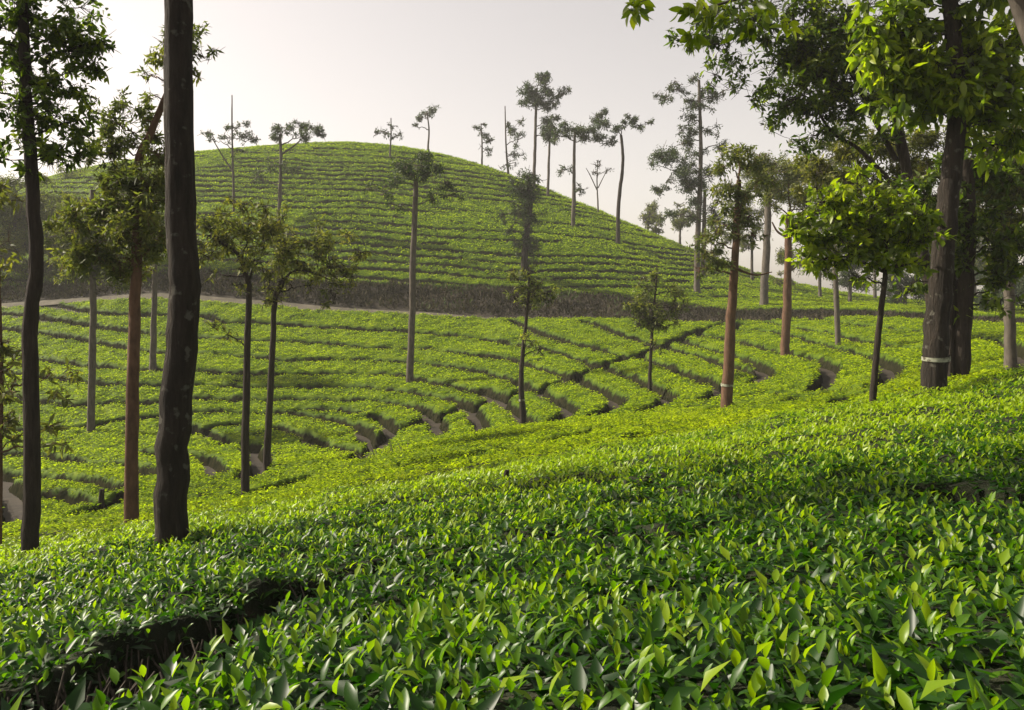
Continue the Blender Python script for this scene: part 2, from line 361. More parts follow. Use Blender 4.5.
dist = np.where(hill, hilld, dist)
bare = np.zeros(X.shape, bool)
hb = hit(376, 451); cb = at(376, 451, hb)
bare |= np.hypot(X - cb[0], (Y - cb[1]) * 0.7) < 0.85 + 0.5 * vnoise(X * 1.5, Y * 1.5, 5)
bed = (dist > 0) & ~bank & ~bare
# hidden back of the hill carries no rows worth building
ang = (TOP - 0) / Y
horizon = np.maximum.accumulate(ang, axis=0)
hidden = (ang < horizon - 0.035) & (Y > 66)
bed &= ~hidden
bed &= (np.abs(X / Y) < .84) | (Y < 26)

# connected beds -> one hedge each
def label_regions(mask, key):
    H, Wd = mask.shape; lab = np.zeros(mask.shape, np.int64); par = [0]
    def find(a):
        while par[a] != a: par[a] = par[par[a]]; a = par[a]
        return a
    prev = []
    for i in range(H):
        m = np.r_[-9, np.where(mask[i], key[i], -9), -9]; ch = np.nonzero(np.diff(m))[0]; ok = m[ch[:-1] + 1] != -9; st, en = ch[:-1][ok], ch[1:][ok]
        cur = []
        for s_, e_ in zip(st, en):
            ids = set(find(l) for (a, b, l, kk) in prev if a < e_ and b > s_ and kk == key[i, s_])
            if ids:
                k = min(ids)
                for q in ids: par[q] = k
            else:
                k = len(par); par.append(k)
            cur.append((s_, e_, k, key[i, s_])); lab[i, s_:e_] = k
        prev = cur
    root = np.array([find(i) for i in range(len(par))]); return root[lab]
frc = np.abs(ph - np.round(ph)) * RISE / GR - 0.24
core = bed & np.where(hill, frc > 0, (dist > np.where(Y < 10, .16, .50)) & (dvirt > .12))
core[1:] &= (hill[1:] == hill[:-1])
LAB = label_regions(core, np.where(hill, np.floor(ph).astype(int) + 100, 1))
ids, cnt = np.unique(LAB[LAB > 0], return_counts=True)
LAB = np.where(np.isin(LAB, ids[cnt < 16]), 0, LAB)
for _ in range(60):      # grow the cores back over the whole bed
    todo = bed & (LAB == 0)
    if not todo.any(): break
    for ax, sh in ((0, 1), (0, -1), (1, 1), (1, -1)):
        nb = np.roll(LAB, sh, ax); LAB = np.where(todo & (LAB == 0), nb, LAB)
L2 = label_regions(bed & (LAB == 0), np.where(hill, np.floor(ph).astype(int) + 100, 1))      # beds too narrow to have a core
i2, c2 = np.unique(L2[L2 > 0], return_counts=True); keep2 = np.isin(L2, i2[c2 >= 45])
LAB = np.where(keep2 & (L2 > 0), L2 + LAB.max() + 1, LAB)
bed &= LAB > 0
ids, cnt = np.unique(LAB[LAB > 0], return_counts=True)
ids = [i for i, c in zip(ids, cnt) if c >= 40]
print("beds", len(ids))

EDGE = np.where(Y < 12, 0.14, 0.22)
prof = sstep(0, 1, dist / EDGE)
prof = np.where(bank | bare, 0, prof)
er = bed.copy(); er[1:] &= bed[:-1]; er[:-1] &= bed[1:]; er[:, 1:] &= bed[:, :-1]; er[:, :-1] &= bed[:, 1:]
prof = np.where(er, prof, 0.0)
dgy, dgx = np.gradient(dist); sx = np.gradient(X, axis=1); sy = np.gradient(Y, axis=0)
gxx = dgx / np.maximum(sx, 1e-6); gyy = (dgy - gxx * np.gradient(X, axis=0)) / np.maximum(sy, 1e-6); g2 = np.maximum(gxx ** 2 + gyy ** 2, .25)
rim = bed & ~er & (dist < 2.5 * np.maximum(sx, sy))
mv = np.where(rim, dist / g2, 0.0); XS = X - np.clip(gxx * mv, -.45 * sx - .05, .45 * sx + .05); YS = Y - np.clip(gyy * mv, -.45 * sy - .05, .45 * sy + .05)
lump = 0.12 * vnoise(X * 1.6, Y * 1.6, 51) + 0.10 * vnoise(X * 4.0, Y * 4.0, 52) + 0.04 * vnoise(X * 9, Y * 9, 53)
lump = lump * sstep(0.5, 5, Y) * (1 + 0.5 * sstep(20, 60, Y)) 
ZB = TOP - depth(Y) * (1 - prof) + lump * prof - 0.05

# ------------------------------------------------------------------ setting: ground, track, scrub bank
def tag(o, label=None, cat=None, group=None, kind=None):
    if label: o["label"] = label
    if cat: o["category"] = cat
    if group: o["group"] = group
    if kind: o["kind"] = kind
    return o

gx = np.unique(np.r_[np.arange(-14, 14.1, .25), np.arange(-60, 60.1, .6), np.arange(-150, 151, 4.0), np.linspace(-420, 420, 22)].round(3))
gy = np.unique(np.r_[np.arange(-6, 14.1, .25), np.arange(-20, 125.1, .6), np.arange(-60, 220, 5.0), np.linspace(-180, 520, 22)].round(3))
GX, GY = np.meshgrid(gx, gy); GZ = soil(GX, GY) + 0.06 * vnoise(GX * 1.3, GY * 1.3, 61)
mb = MB(); nxg = len(gx); ii = (np.arange(len(gy) - 1)[:, None] * nxg + np.arange(nxg - 1)[None])
mb.add(np.stack([GX, GY, GZ], -1), np.stack([ii, ii + 1, ii + nxg + 1, ii + nxg], -1).reshape(-1, 4))
tag(mb.build("ground", M_SOIL), kind="structure")

pxs = np.linspace(-120, 545, 70); rows = []
for p in pxs:
    dl = float(lo_d(np.array(p))); wv = .85 if p < 450 else .85 - 0.5 * (p - 450) / 95
    row = []
    for t in np.linspace(0, 1, 5):
        d = dl - 0.1 + wv * t; x = (p - CX) / F * d; row.append((x, d, float(soil(np.array([x]), np.array([d]))[0]) + 0.16 + 0.03 * math.sin(p * .7 + t * 3)))
    rows.append(row)
rows = np.array(rows); mb = MB(); ii = (np.arange(len(pxs) - 1)[:, None] * 5 + np.arange(4)[None])
mb.add(rows, np.stack([ii, ii + 5, ii + 6, ii + 1], -1).reshape(-1, 4))
tag(mb.build("path", M_PATH), kind="structure")

# scrub on the bank above the track: twiggy tufts too many to count
mb = MB(); n = 9000
p = rng.uniform(-330, 1150, n); f_ = rng.uniform(0, 1, n) ** 0.8
lo = lo_d(p) + np.where(p < 545, 1.1, 0.1); d = lo + (hi_d(p) + 0.4 - lo) * f_
x = (p - CX) / F * d; z = soil(x, d)
for k in range(5):
    hgt = rng.uniform(.12, .45, n) * np.where(p > 650, .75, 1)
    P = np.c_[x + rng.normal(0, .12, n), d + rng.normal(0, .12, n), z + rng.uniform(-.05, .25, n)]
    D = np.c_[rng.normal(0, .6, n), rng.normal(0, .6, n), np.ones(n)]
    leaves(mb, P, D, rng.normal(0, 1, (n, 3)), hgt, hgt * .28, 1, 0, np.clip(rng.normal(.42, .22, n) + 0.25 * (f_ > .8) + .9 * vnoise(x * .5, d * .5, 93) - .12 - .25 * (p > 650), 0, 1))  # right stretch tinted darker, painting in a hedge side in shadow
tag(mb.build("undergrowth", M_SCRUB), "dry brown scrub covering the bank between track and hillside", "undergrowth", kind="stuff")

# ------------------------------------------------------------------ tea hedges: a leafy cushion per bed
Wd = X.shape[1]; flat = np.stack([XS, YS, ZB], -1).reshape(-1, 3)
nz = np.gradient(ZB, axis=1) / np.maximum(np.gradient(X, axis=1), 1e-6)
ny = np.gradient(ZB, axis=0) / np.maximum(np.gradient(Y, axis=0), 1e-6) 
# woody stems that show in the furrows close by
sm = bed & (Y < 8) & (prof < .75) & (np.abs(X / Y) < 1.0); si, sj = np.nonzero(sm); pick = rng.permutation(len(si))[:420]; STEMS = [(si[q], sj[q]) for q in pick]
# scattered points for leaves, by distance band: (d0, d1, per m2, length, level)
BANDS = [(0.75, 3.0, 700, .058, 3), (3.0, 7.0, 520, .062, 3), (0.75, 7.0, 850, .075, 2), (7.0, 12.0, 950, .072, 2), (12.0, 24.0, 420, .095, 2), (24, 64, 190, .115, 1), (64, 122, 60, .19, 1)]
pts = []
for (a, b, dens, L, lev) in BANDS:
    um = 1.18 if a < 7 else (.95 if a < 24 else .80)
    area = um * (b * b - a * a); k = int(area * dens)
    d = np.sqrt(rng.uniform(a * a, b * b, k)); u = rng.uniform(-um, um, k); x = u * d
    gi = np.clip(np.searchsorted(GD, d) - 1, 0, len(GD) - 2); gj = np.clip(((u - GU[0]) / 0.0031).astype(int), 0, Wd - 2)
    lab = LAB[gi, gj]; ok = (lab > 0) & (prof[gi, gj] > np.where(d > 60, .3, .78))
    x, d, gi, gj, lab = x[ok], d[ok], gi[ok], gj[ok], lab[ok]
    pts.append((x, d, gi, gj, lab, L, lev))
lab_all = np.concatenate([q[4] for q in pts])

def tea_leaves(mb, x, d, gi, gj, L, lev):
    k = len(x)
    if k == 0: return
    tt = (d - GD[gi]) / (GD[gi + 1] - GD[gi]); z = ZB[gi, gj] * (1 - tt) + ZB[gi + 1, gj] * tt
    patch = vnoise(x * .9, d * .9, 71) * .5 + vnoise(x * 3.1, d * 3.1, 72) * .35
    if lev == 3:
        shoots(mb, x, d, z, patch, L); return
    fresh = rng.uniform(0, 1, k) < np.where(d < 7, .05, 0.34 + patch * .5)
    wide = sstep(9, 14, d)
    tilt = np.where(fresh, rng.normal(.55, .25, k), rng.normal(1.15, .32, k)); tilt = tilt * (1 - wide) + rng.normal(1.15, .25, k) * wide
    azm = rng.uniform(0, 2 * np.pi, k)
    D = np.c_[np.sin(tilt) * np.cos(azm), np.sin(tilt) * np.sin(azm), np.cos(tilt)]
    N = np.c_[-np.cos(tilt) * np.cos(azm) + rng.normal(0, .35, k), -np.cos(tilt) * np.sin(azm) + rng.normal(0, .35, k), np.sin(tilt) + rng.normal(0, .2, k)]
    Ls = L * rng.uniform(.55, 1.25, k) * np.where(fresh, .85, 1.08)
    lift = np.where(fresh, rng.uniform(.01, .09, k), rng.uniform(-.06, .05, k)) 
    tint = np.where(fresh, rng.normal(.82, .13, k), np.where(d < 7, rng.normal(.2, .12, k), rng.normal(.36, .17, k))) + patch * .12 + 0.06 * wide + .34 * sstep(4.5, 9, d) * (L < .09) - .12 * sstep(60, 66, d)  # tint paints shade into near leaves and a sunlit band farther off
    leaves(mb, np.c_[x, d, z + lift], D, N, Ls, Ls * rng.uniform(.36, .46, k), lev, 2 if L < .09 else 3, np.clip(tint, 0, 1), 0.25, rng.uniform(.05, .45, k)[:, None])

def shoots(mb, x, d, z, patch, L):
    k = len(x); vig = np.clip(rng.normal(.5, .25, k) + patch * .9, 0, 1.2); az0 = rng.uniform(0, 2 * np.pi, k)
    lean_ = rng.normal(0, .28, (k, 2)); low = rng.uniform(0, 1, k) < .3
    z0 = z - rng.uniform(.02, .10, k) - .07 * low; sl = .05 + .09 * vig
    for j in range(6):
        t = j / 5.0; az = az0 + j * 2.4 + rng.normal(0, .25, k)
        tilt = 1.5 - 1.15 * t ** 1.3 + rng.normal(0, .22, k)
        P = np.c_[x + lean_[:, 0] * sl * t, d + lean_[:, 1] * sl * t, z0 + sl * t]
        D = np.c_[np.sin(tilt) * np.cos(az) + lean_[:, 0] * .4, np.sin(tilt) * np.sin(az) + lean_[:, 1] * .4, np.cos(tilt)]
        N = np.c_[-np.cos(tilt) * np.cos(az) + rng.normal(0, .2, k), -np.cos(tilt) * np.sin(az) + rng.normal(0, .2, k), np.sin(tilt) + .1]
        Ls = L * rng.uniform(.6, 1.45, k) * (1.12 - .50 * t ** 1.5) * np.where(low, .95, 1.0)
        tint = .08 + .74 * t ** 2.0 + .22 * (vig - .5) + rng.normal(0, .10, k) - .14 * low + .22 * sstep(4.0, 8.0, d)  # tips yellower than lower leaves; the distance lift paints in the sunlit band
        keep = rng.uniform(0, 1, k) < .88
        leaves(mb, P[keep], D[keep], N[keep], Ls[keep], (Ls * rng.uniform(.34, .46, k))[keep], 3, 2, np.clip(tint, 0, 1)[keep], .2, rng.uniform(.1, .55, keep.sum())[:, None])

HEDGES = []
q00 = (np.arange(X.shape[0] - 1)[:, None] * Wd + np.arange(Wd - 1)[None])
labq = LAB[:-1, :-1]; same = (labq > 0) & (LAB[1:, :-1] > 0) & (LAB[:-1, 1:] > 0) & (LAB[1:, 1:] > 0)
sel = same.ravel(); Q = np.stack([q00, q00 + 1, q00 + Wd + 1, q00 + Wd], -1).reshape(-1, 4)[sel]; QL = labq.ravel()[sel]
pf = prof.ravel(); QM = np.ones(len(Q), int)
QD = flat[Q[:, 0], 1]; QM = np.where(QD < 14, 0, QM)
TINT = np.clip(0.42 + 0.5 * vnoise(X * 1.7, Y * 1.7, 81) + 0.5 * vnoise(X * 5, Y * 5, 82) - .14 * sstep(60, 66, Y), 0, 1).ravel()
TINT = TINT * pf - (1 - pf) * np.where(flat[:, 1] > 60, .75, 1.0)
for i in ids:
    fq = Q[QL == i]
    if len(fq) < 8: continue
    mb = MB(); uq, inv = np.unique(fq, return_inverse=True)
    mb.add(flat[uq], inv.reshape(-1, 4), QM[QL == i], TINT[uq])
    for (x, d, gi, gj, lab, L, lev) in pts:
        s_ = lab == i
        if s_.any(): tea_leaves(mb, x[s_], d[s_], gi[s_], gj[s_], L, lev)
    for a_, b_ in STEMS:
        if LAB[a_, b_] != i: continue
        x_, y_ = X[a_, b_], Y[a_, b_]; zt = TOP[a_, b_] - .06; p0 = np.array([x_, y_, zt - .62]); l1 = rng.normal(0, .07, 3); l1[2] = .34
        tube(mb, [p0, p0 + l1 * .6, p0 + l1], [.014, .011, .009], 5, 4, cap=False)
        for _ in range(2):
            l2 = rng.normal(0, .09, 3); l2[2] = rng.uniform(.15, .26); tube(mb, [p0 + l1, p0 + l1 + l2], [.008, .004], 4, 4, cap=False)
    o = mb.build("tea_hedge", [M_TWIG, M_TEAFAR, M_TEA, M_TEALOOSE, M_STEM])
    c = flat[uq].mean(0); HEDGES.append((o, c, flat[uq]))
print("hedges", len(HEDGES), "leaf polys", sum(len(o.data.polygons) for o, _, _ in HEDGES))

# ------------------------------------------------------------------ trees
def bez(a, c, b, n):
    t = np.linspace(0, 1, n)[:, None]; return a * (1 - t) ** 2 + 2 * c * t * (1 - t) + b * t * t

KIND = { # material, leaf length, width ratio, droop
 "oak": (M_OAK, .17, .30), "dark": (M_DUSK, .16, .36), "dry": (M_DRY, .15, .30), "broad": (M_BROAD, .17, .42), "shade": (M_SHADE, .16, .42)}

def tree(name, label, base, trunk, w0, w1, clumps, kind="oak", cov=1.1, d=None, bark=None, band=None, cat="tree", group=None, limbs=True, leafpx=2.6,
         lean=0.0, split=5, stems=(), twig=5, leafL=None, rough=.05, hang=.25, spread=.15):
    if d is None:
        d = hit(*base)
        if d is None:
            dd = np.linspace(66, 118, 300); d = float(dd[np.argmax(top((base[0] - CX) / F * dd, dd) / dd)])
    s = d / F
    bx = (base[0] - CX) * s; bz = float(soil(np.array([bx]), np.array([d]))[0])
    root = bpy.data.objects.new(name, None); COL.objects.link(root); root.location = (bx, d, bz)
    tag(root, label, cat, group)
    bark = bark or M_BARK
    T = [np.array([bx, d, bz - .15])] + [at(px, py, d + lean * i) for i, (px, py) in enumerate(trunk)]
    n = max(10, 4 * len(T)); TP = smooth_path(T, n); rad = np.linspace(w0, w1, n) * s * .5
    rad[0] *= 1.3; rad[1] *= 1.08
    TP[1:-1, :2] += rng.normal(0, .06, (n - 2, 2)) * rad[1:-1, None]
    mb = MB(); tube(mb, TP, rad, 12 if w0 > 10 else 8, 0, .5, rough)
    for st in stems:     # further bare stems or dead limbs: (points, w0, w1)
        S_ = smooth_path([at(px, py, d + rng.normal(0, .1)) for px, py in st[0]], 4 * len(st[0])); tube(mb, S_, np.linspace(st[1], st[2], len(S_)) * s * .5, 7, 0, .5, .04)
    nodes = [(TP[q], rad[q]) for q in range(int(n * .38), n)]
    clumps = sorted(clumps, key=lambda c: math.hypot(c[0] - np.interp(-c[1], [-t[1] for t in trunk], [t[0] for t in trunk]), 0))
    lb = MB(); m, L0, wr = KIND[kind]; L0 = leafL or L0
    ll = max(L0, leafpx * s); lev = 3 if d < 13 else (2 if d < 22 else 1)
    for c in clumps:
        px, py, r = c[:3]; cv = cov * (c[3] if len(c) > 3 else 1.0)
        rw = r * s; C = at(px, py, d + rng.uniform(-.7, .7) * rw)
        if limbs:
            NP = np.array([q[0] for q in nodes]); NR = np.array([q[1] for q in nodes])
            dv = C - NP; ln = np.linalg.norm(dv, axis=1); cost = ln + .9 * np.maximum(0, .25 * ln - dv[:, 2]) - 3.0 * NR
            j = int(np.argmin(cost)); a = NP[j]; L_ = ln[j]
            ctrl = a * .5 + C * .5 + np.array([0, 0, .13 * L_])
            B = bez(a, ctrl, C, 8); B[1:-1] += rng.normal(0, .035, (6, 3)) * L_
            r0 = min(NR[j] * .62, .016 * L_ + .35 * s + .004); r1 = max(r0 * .35, .25 * s); tube(mb, B, np.linspace(r0, r1, 8), 6)
            nodes += [(B[q], r0 + (r1 - r0) * q / 7) for q in (2, 3, 4, 5, 6, 7)]
        subs = [C + rng.normal(0, .52, 3) * rw * np.array([1, 1, .75]) for _ in range(split)]
        for S_ in subs:
            if limbs: tube(mb, bez(C, (C + S_) / 2 + rng.normal(0, .1, 3) * rw, S_, 4), np.linspace(max(.006, .4 * s), .25 * s, 4), 4)
            for _ in range(twig):
                e = S_ + rng.normal(0, .38, 3) * rw; tube(mb, np.array([S_, (S_ + e) / 2 + rng.normal(0, .06, 3) * rw, e]), [.3 * s, .25 * s, .15 * s], 3, cap=False)
        nl = int(3.3 * cv * np.pi * rw * rw * .9 / (ll * ll * wr * .5)); nl = min(max(nl, 16), 6000)
        ntuft = max(5, nl // 16); sub = np.array(subs)[rng.integers(0, split, ntuft)]
        rr = rw * rng.uniform(.32, .5)
        tc = sub + rng.normal(0, 1, (ntuft, 3)) * rr * np.array([.62, .62, .42])
        w_ = rng.integers(0, ntuft, nl)
        dirs = norm(rng.normal(0, 1, (nl, 3)) + 0.5 * norm(tc[w_] - C)); dirs[:, 2] -= hang
        P = tc[w_] + dirs * rng.uniform(0, .1, (nl, 1)) * min(rw, 1.2) + rng.normal(0, spread, (nl, 3)) * rw; dirs = norm(dirs + rng.normal(0, .5, (nl, 3)))
        ct = np.clip(rng.normal(.56 if kind == 'broad' else .44, .2, ntuft), 0, 1)
        leaves(lb, P, dirs, rng.normal(0, 1, (nl, 3)) + np.array([0, 0, .8]), ll * rng.uniform(.6, 1.3, nl), ll * wr * rng.uniform(.8, 1.2, nl), lev, 0,
               np.clip(ct[w_] + rng.normal(0, .14, nl), 0, 1), .15, .2)
    mb.build("trunk", bark, root)
    if lb.nv: lb.build("crown", m, root)
    if band is not None:      # painted ring: (centre row, height in px)
        z = (HY - band[0]) * s; hh = band[1] * s * .5; b2 = MB()
        zz = np.array([z - hh, z, z + hh]); xx = [np.interp(q, TP[:, 2], TP[:, 0]) for q in zz]; yy = [np.interp(q, TP[:, 2], TP[:, 1]) for q in zz]
        rz = np.interp(zz, TP[:, 2], rad) * 1.09 + .003
        tube(b2, np.c_[xx, yy, zz], rz, 12, cap=False); b2.build("paint_band", M_PAINT, root)
    return root

def ring(cx, cy, rx, ry, n, r, seed=0):
    g = np.random.default_rng(abs(seed + int(cx) * 31 + int(cy) + 5000)); out = []
    for _ in range(n):
        a = g.uniform(0, 2 * np.pi); q = math.sqrt(g.uniform(0, 1)); e = g.normal(1, .16); out.append((cx + e * rx * q * math.cos(a), cy + e * ry * q * math.sin(a), r * g.choice([.45, .6, .8, 1.0, 1.2]), g.uniform(.45, 1.1)))
    return out

# --- left foreground group
tree("silver_oak_tree", "thickest dark trunk, standing bare in front at the left, its crown out of sight above", (172, 545),
     [(171,540),(172,470),(176,400),(183,330),(184,280),(181,220),(179,150),(178,60),(178,-60),(180,-160)], 33, 26,
     ring(60,-380,430,170,22,55), "oak", .4, bark=M_BARKL, leafL=.12, rough=.025)  # unseen crown, spread wide and leftward to cast dappled shade on the foreground
tree("shade_tree", "dark slender trunk with a bushy dark green crown at the far left", (30, 552),
     [(30,545),(32,470),(31,400),(30,330),(36,270),(34,220),(30,150),(27,110),(25,60),(24,0),(26,-60)], 17, 9,
     ring(40,30,66,50,20,20)+ring(62,75,50,40,14,17)+ring(20,70,45,65,12,18)+ring(45,150,45,40,10,12)+[(90,110,14,.5),(95,70,12,.5),(75,140,14,.6),(55,150,13,.6),(10,160,18,.5)]+ring(40,-70,80,50,10,26), "shade", .7, bark=M_BARK, leafL=.09)
tree("silver_oak_tree", "straight red-brown trunk with grey-green drooping crown, between two dark trunks", (132, 523),
     [(131,515),(132,430),(134,350),(136,280),(138,220),(139,160),(150,135),(160,110),(170,85),(180,60)], 14.5, 4,
     ring(185,55,26,32,10,13)+ring(105,205,60,70,30,13)+ring(140,170,30,52,14,12)+ring(95,258,52,28,12,11)+[(165,60,9,.8),(150,75,8,.5),(150,95,9,.4),(120,125,15),(140,118,14),(105,130,12),(90,150,14,.7),(150,190,20),(135,180,20),(110,185,18),(95,205,16),(120,215,18),(150,215,18),(145,240,15),(105,240,15),(85,255,14),(120,262,14),(165,150,8,.6),(80,225,16,.8)], "oak", 1.0, bark=M_RED, leafL=.13)
tree("silver_oak_tree", "thin trunk on the left picture edge, cut by the frame, with sparse hanging sprays", (-1, 548),
     [(-2,540),(-1,450),(0,380),(-2,300),(-4,230)], 8, 5,
     [(5,345,14,.8),(8,385,16,.8),(5,420,14,.8),(14,365,10,.6),(-6,250,26,.6),(-10,200,30,.6),(12,440,9,.5),(45,378,10,.5),(60,395,10,.5),(52,425,11,.5),(70,372,9,.5),(38,445,9,.4),(62,445,8,.4)], "dry", .8, bark=M_RED)
# --- leaf sprays and smaller trees of the left valley
tree("silver_oak_tree", "thin dark tree with a forked olive crown, just right of the thickest trunk", (245, 491),
     [(245,485),(246,420),(247,350),(249,290),(244,270)], 9, 5,
     ring(237,238,46,42,22,9)+[(215,215,15),(230,225,14),(225,245,12,.7),(245,235,16),(260,245,17),(252,262,13),(275,235,13,.8),(268,222,12,.7),(240,205,10,.6),(285,258,12,.8),(242,285,10,.5),(215,325,9,.4),(228,335,7,.4)], "dry", .6,
     stems=[([(248,285),(238,255),(222,243),(210,232),(208,222)],3.5,1.5),([(248,290),(253,268),(262,262)],3,1)])
tree("silver_oak_tree", "thin dark tree leaning slightly right with brownish crown, second right of the thickest trunk", (268, 463),
     [(267,458),(270,400),(273,340),(275,300),(280,285)], 8.5, 4,
     ring(302,260,52,40,24,9)+[(290,255,15),(305,262,15),(318,275,12,.8),(283,240,13),(300,240,14),(322,240,14),(330,262,10,.6),(275,268,12),(340,270,9,.5),(310,285,8,.5),(265,300,8,.5)], "dry", .55,
     stems=[([(276,298),(290,273),(310,272),(335,282)],3,1)])
tree("silver_oak_tree", "pale hazy trunk rising alone from the left valley rows", (91, 430),
     [(91,425),(92,370),(93,310),(92,250),(93,190)], 8, 5, ring(95,235,44,52,20,11)+[(90,270,16),(110,262,14),(75,255,15),(95,235,16),(70,220,17,.8),(105,215,14,.8),(120,285,9,.6)], "oak", 1.1, bark=M_GREY)
tree("silver_oak_tree", "slender grey tree up the left slope, right behind the thickest trunk's left edge", (153, 366),
     [(153,360),(154,310),(155,250),(153,215)], 7, 4, ring(140,225,30,45,14,10)+[(150,235,14,.8),(162,225,12,.7),(145,210,12,.7)], "oak", .7, bark=M_GREY)
tree("silver_oak_tree", "tall straight tree alone in the middle valley with a flat dark top", (410, 381),
     [(410,375),(412,320),(413,260),(415,210),(416,180)], 8.5, 5,
     [(418,165,12),(405,168,11,.9),(432,172,11,.9),(425,158,10),(445,182,9,.6),(395,180,9,.6),(380,195,9,.4),(450,195,8,.4),(370,190,7,.35),(395,205,8,.35),(435,200,8,.5)], "dark", .85, bark=M_GREY)
tree("silver_oak_sapling", "small sparse sapling with brownish leaves on the furrow left of the valley centre", (523, 421),
     [(523,415),(521,385),(523,350),(528,300),(530,268)], 8, 1.5,
     ring(530,290,18,25,7,8)+[(530,272,9,.7),(524,288,11,.7),(535,292,10,.7),(530,308,11,.5),(545,300,8,.5),(516,300,8,.4),(525,340,9,.35),(538,350,7,.3)], "oak", .6, bark=M_BARK, band=(400, 2))
tree("silver_oak_sapling", "feathery young tree with a see-through olive crown in the right centre of the valley", (650, 388),
     [(650,383),(651,350),(653,320),(656,285),(657,265)], 4.5, 1.2,
     [(655,278,10,.7),(645,290,12,.7),(668,292,11,.7),(640,305,11,.6),(660,305,14,.7),(672,308,10,.6),(650,322,11,.6),(670,325,9,.5),(640,325,8,.4),(656,345,7,.3)]+ring(657,300,30,28,16,7), "oak", .55)
# --- right middle
tree("silver_oak_tree", "reddish straight trunk with white ring in the right valley, shaggy crown", (726, 407),
     [(727,400),(729,350),(732,300),(735,260),(737,220),(739,180)], 13, 5,
     [(738,152,13),(730,165,14),(748,168,13),(740,185,15),(755,190,13,.8),(722,195,12,.8),(735,210,14),(750,215,12),(725,225,13),(712,240,13,.8),(702,250,11,.7),(718,262,11),(752,235,10,.6),(700,268,9,.6),(765,180,10,.7)], "oak", .95, bark=M_RED, band=(385, 2.5),
     stems=[([(734,268),(755,275),(772,272)],3,1)])
tree("silver_oak_tree", "leaning reddish tree right of the white-ringed trunk, with dusty hanging crown", (785, 354),
     [(785,348),(787,310),(788,260),(789,215)], 10.5, 6,
     [(790,170,15),(775,165,14),(805,172,15),(765,180,13),(820,185,14),(780,190,14),(800,200,14),(815,215,14),(770,205,10,.7),(830,205,12),(760,160,10,.7),(840,225,12,.8),(825,245,12,.8),(810,262,10,.7)], "oak", .95, bark=M_RED,
     stems=[([(789,238),(778,232),(772,222)],3,1.4)])
tree("silver_oak_tree", "grey trunk on the lower hillside behind the two reddish trunks", (764, 300),
     [(764,296),(766,260),(768,220),(768,190)], 9, 6, [(768,180,14),(755,185,12),(780,182,12),(765,165,12),(750,170,10,.7),(785,200,10,.8)], "oak", .9, d=60, bark=M_GREY)
tree("shade_tree", "tall loose tree with twin trunks on the hill's right foot", (697, 277),
     [(697,272),(698,230),(700,190),(701,150),(700,110),(699,80)], 6.5, 2.5,
     ring(695,95,30,26,12,8)+ring(690,150,30,30,12,10)+ring(685,190,28,28,12,11)+[(672,85,7,.6),(665,100,7,.5),(725,90,8,.5),(662,190,8),(668,215,8),(715,170,10),(712,210,10),(720,225,10)], "dark", .7, d=66,
     stems=[([(703,275),(704,230),(705,190)],5,3)], bark=M_GREY)
tree("young_shade_tree", "thin dark stem with bright green leafy crown, left of the big ringed trunk", (872, 402),
     [(873,395),(877,350),(881,310),(885,275),(886,240)], 7.5, 4,
     ring(845,230,58,44,22,12)+ring(885,225,44,32,22,15)+ring(835,215,30,25,10,13)+[(808,240,12),(815,255,10),(800,232,9),(838,195,12),(850,185,12),(870,180,12),(835,215,14),(895,265,13,.8),(870,265,10,.6)]+ring(830,245,35,25,12,12)+ring(910,235,22,34,10,12)+ring(862,228,66,50,16,9), "broad", .72, leafL=.13,
     stems=[([(885,272),(860,262),(825,258)],4,1.5),([(886,268),(905,265),(922,258)],3.5,1.5)])
tree("shade_tree", "big dark leaning trunk with pale painted ring and bright large leaves overhead at the right", (934, 388),
     [(934,380),(937,330),(942,270),(947,210),(953,160),(957,110),(955,60),(950,0),(948,-60)], 26, 13,
     ring(905,60,40,46,24,17)+ring(970,50,50,48,26,18)+ring(990,90,34,40,10,16)+[(885,35,14),(890,70,14),(900,105,14,.8),(925,110,14,.8),(930,85,15),(980,100,15),(1010,95,15),(895,10,16),(1010,140,12,.7),(990,118,12,.6)]+ring(950,-50,90,40,14,24)+ring(915,95,45,35,14,14)+ring(900,20,40,40,10,14)+ring(1000,20,36,40,10,14)+ring(1010,120,26,30,8,13)+ring(985,110,40,35,14,13), "broad", 1.1, bark=M_BARKL, band=(358, 4.5), hang=.7, spread=.3, leafL=.2, rough=.03)
tree("shade_tree", "stout brown trunk with paler climbing stems, close behind the ringed trunk", (961, 381),
     [(961,375),(963,320),(966,270),(968,210),(966,160)], 19, 13,
     ring(985,250,40,46,24,17)+ring(915,200,38,40,18,16)+ring(990,190,38,36,18,17)+ring(1010,290,20,30,8,16)+ring(930,255,25,30,8,14)+[(960,290,14),(945,300,10),(1000,300,14),(905,250,12),(910,290,10),(960,315,9,.7)], "shade", .6, d=14.2, bark=M_BARK,
     stems=[([(950,382),(950,330),(953,280),(950,230)],9,6),([(962,376),(967,340),(966,300),(970,262)],3,2)])
tree("silver_oak_tree", "dusty drooping tree behind the ringed trunk on the right edge", (1010, 338),
     [(1010,330),(1008,270),(1005,200),(1003,150)], 12, 7,
     ring(985,170,48,36,20,17)+ring(1015,190,30,50,16,17)+ring(870,170,60,30,20,15)+[(1015,140,16),(860,185,12),(900,180,13)]+ring(970,150,60,30,20,14)+ring(890,195,55,30,16,13)+ring(1000,215,35,40,16,14), "dry", .95, d=19, bark=M_GREY)
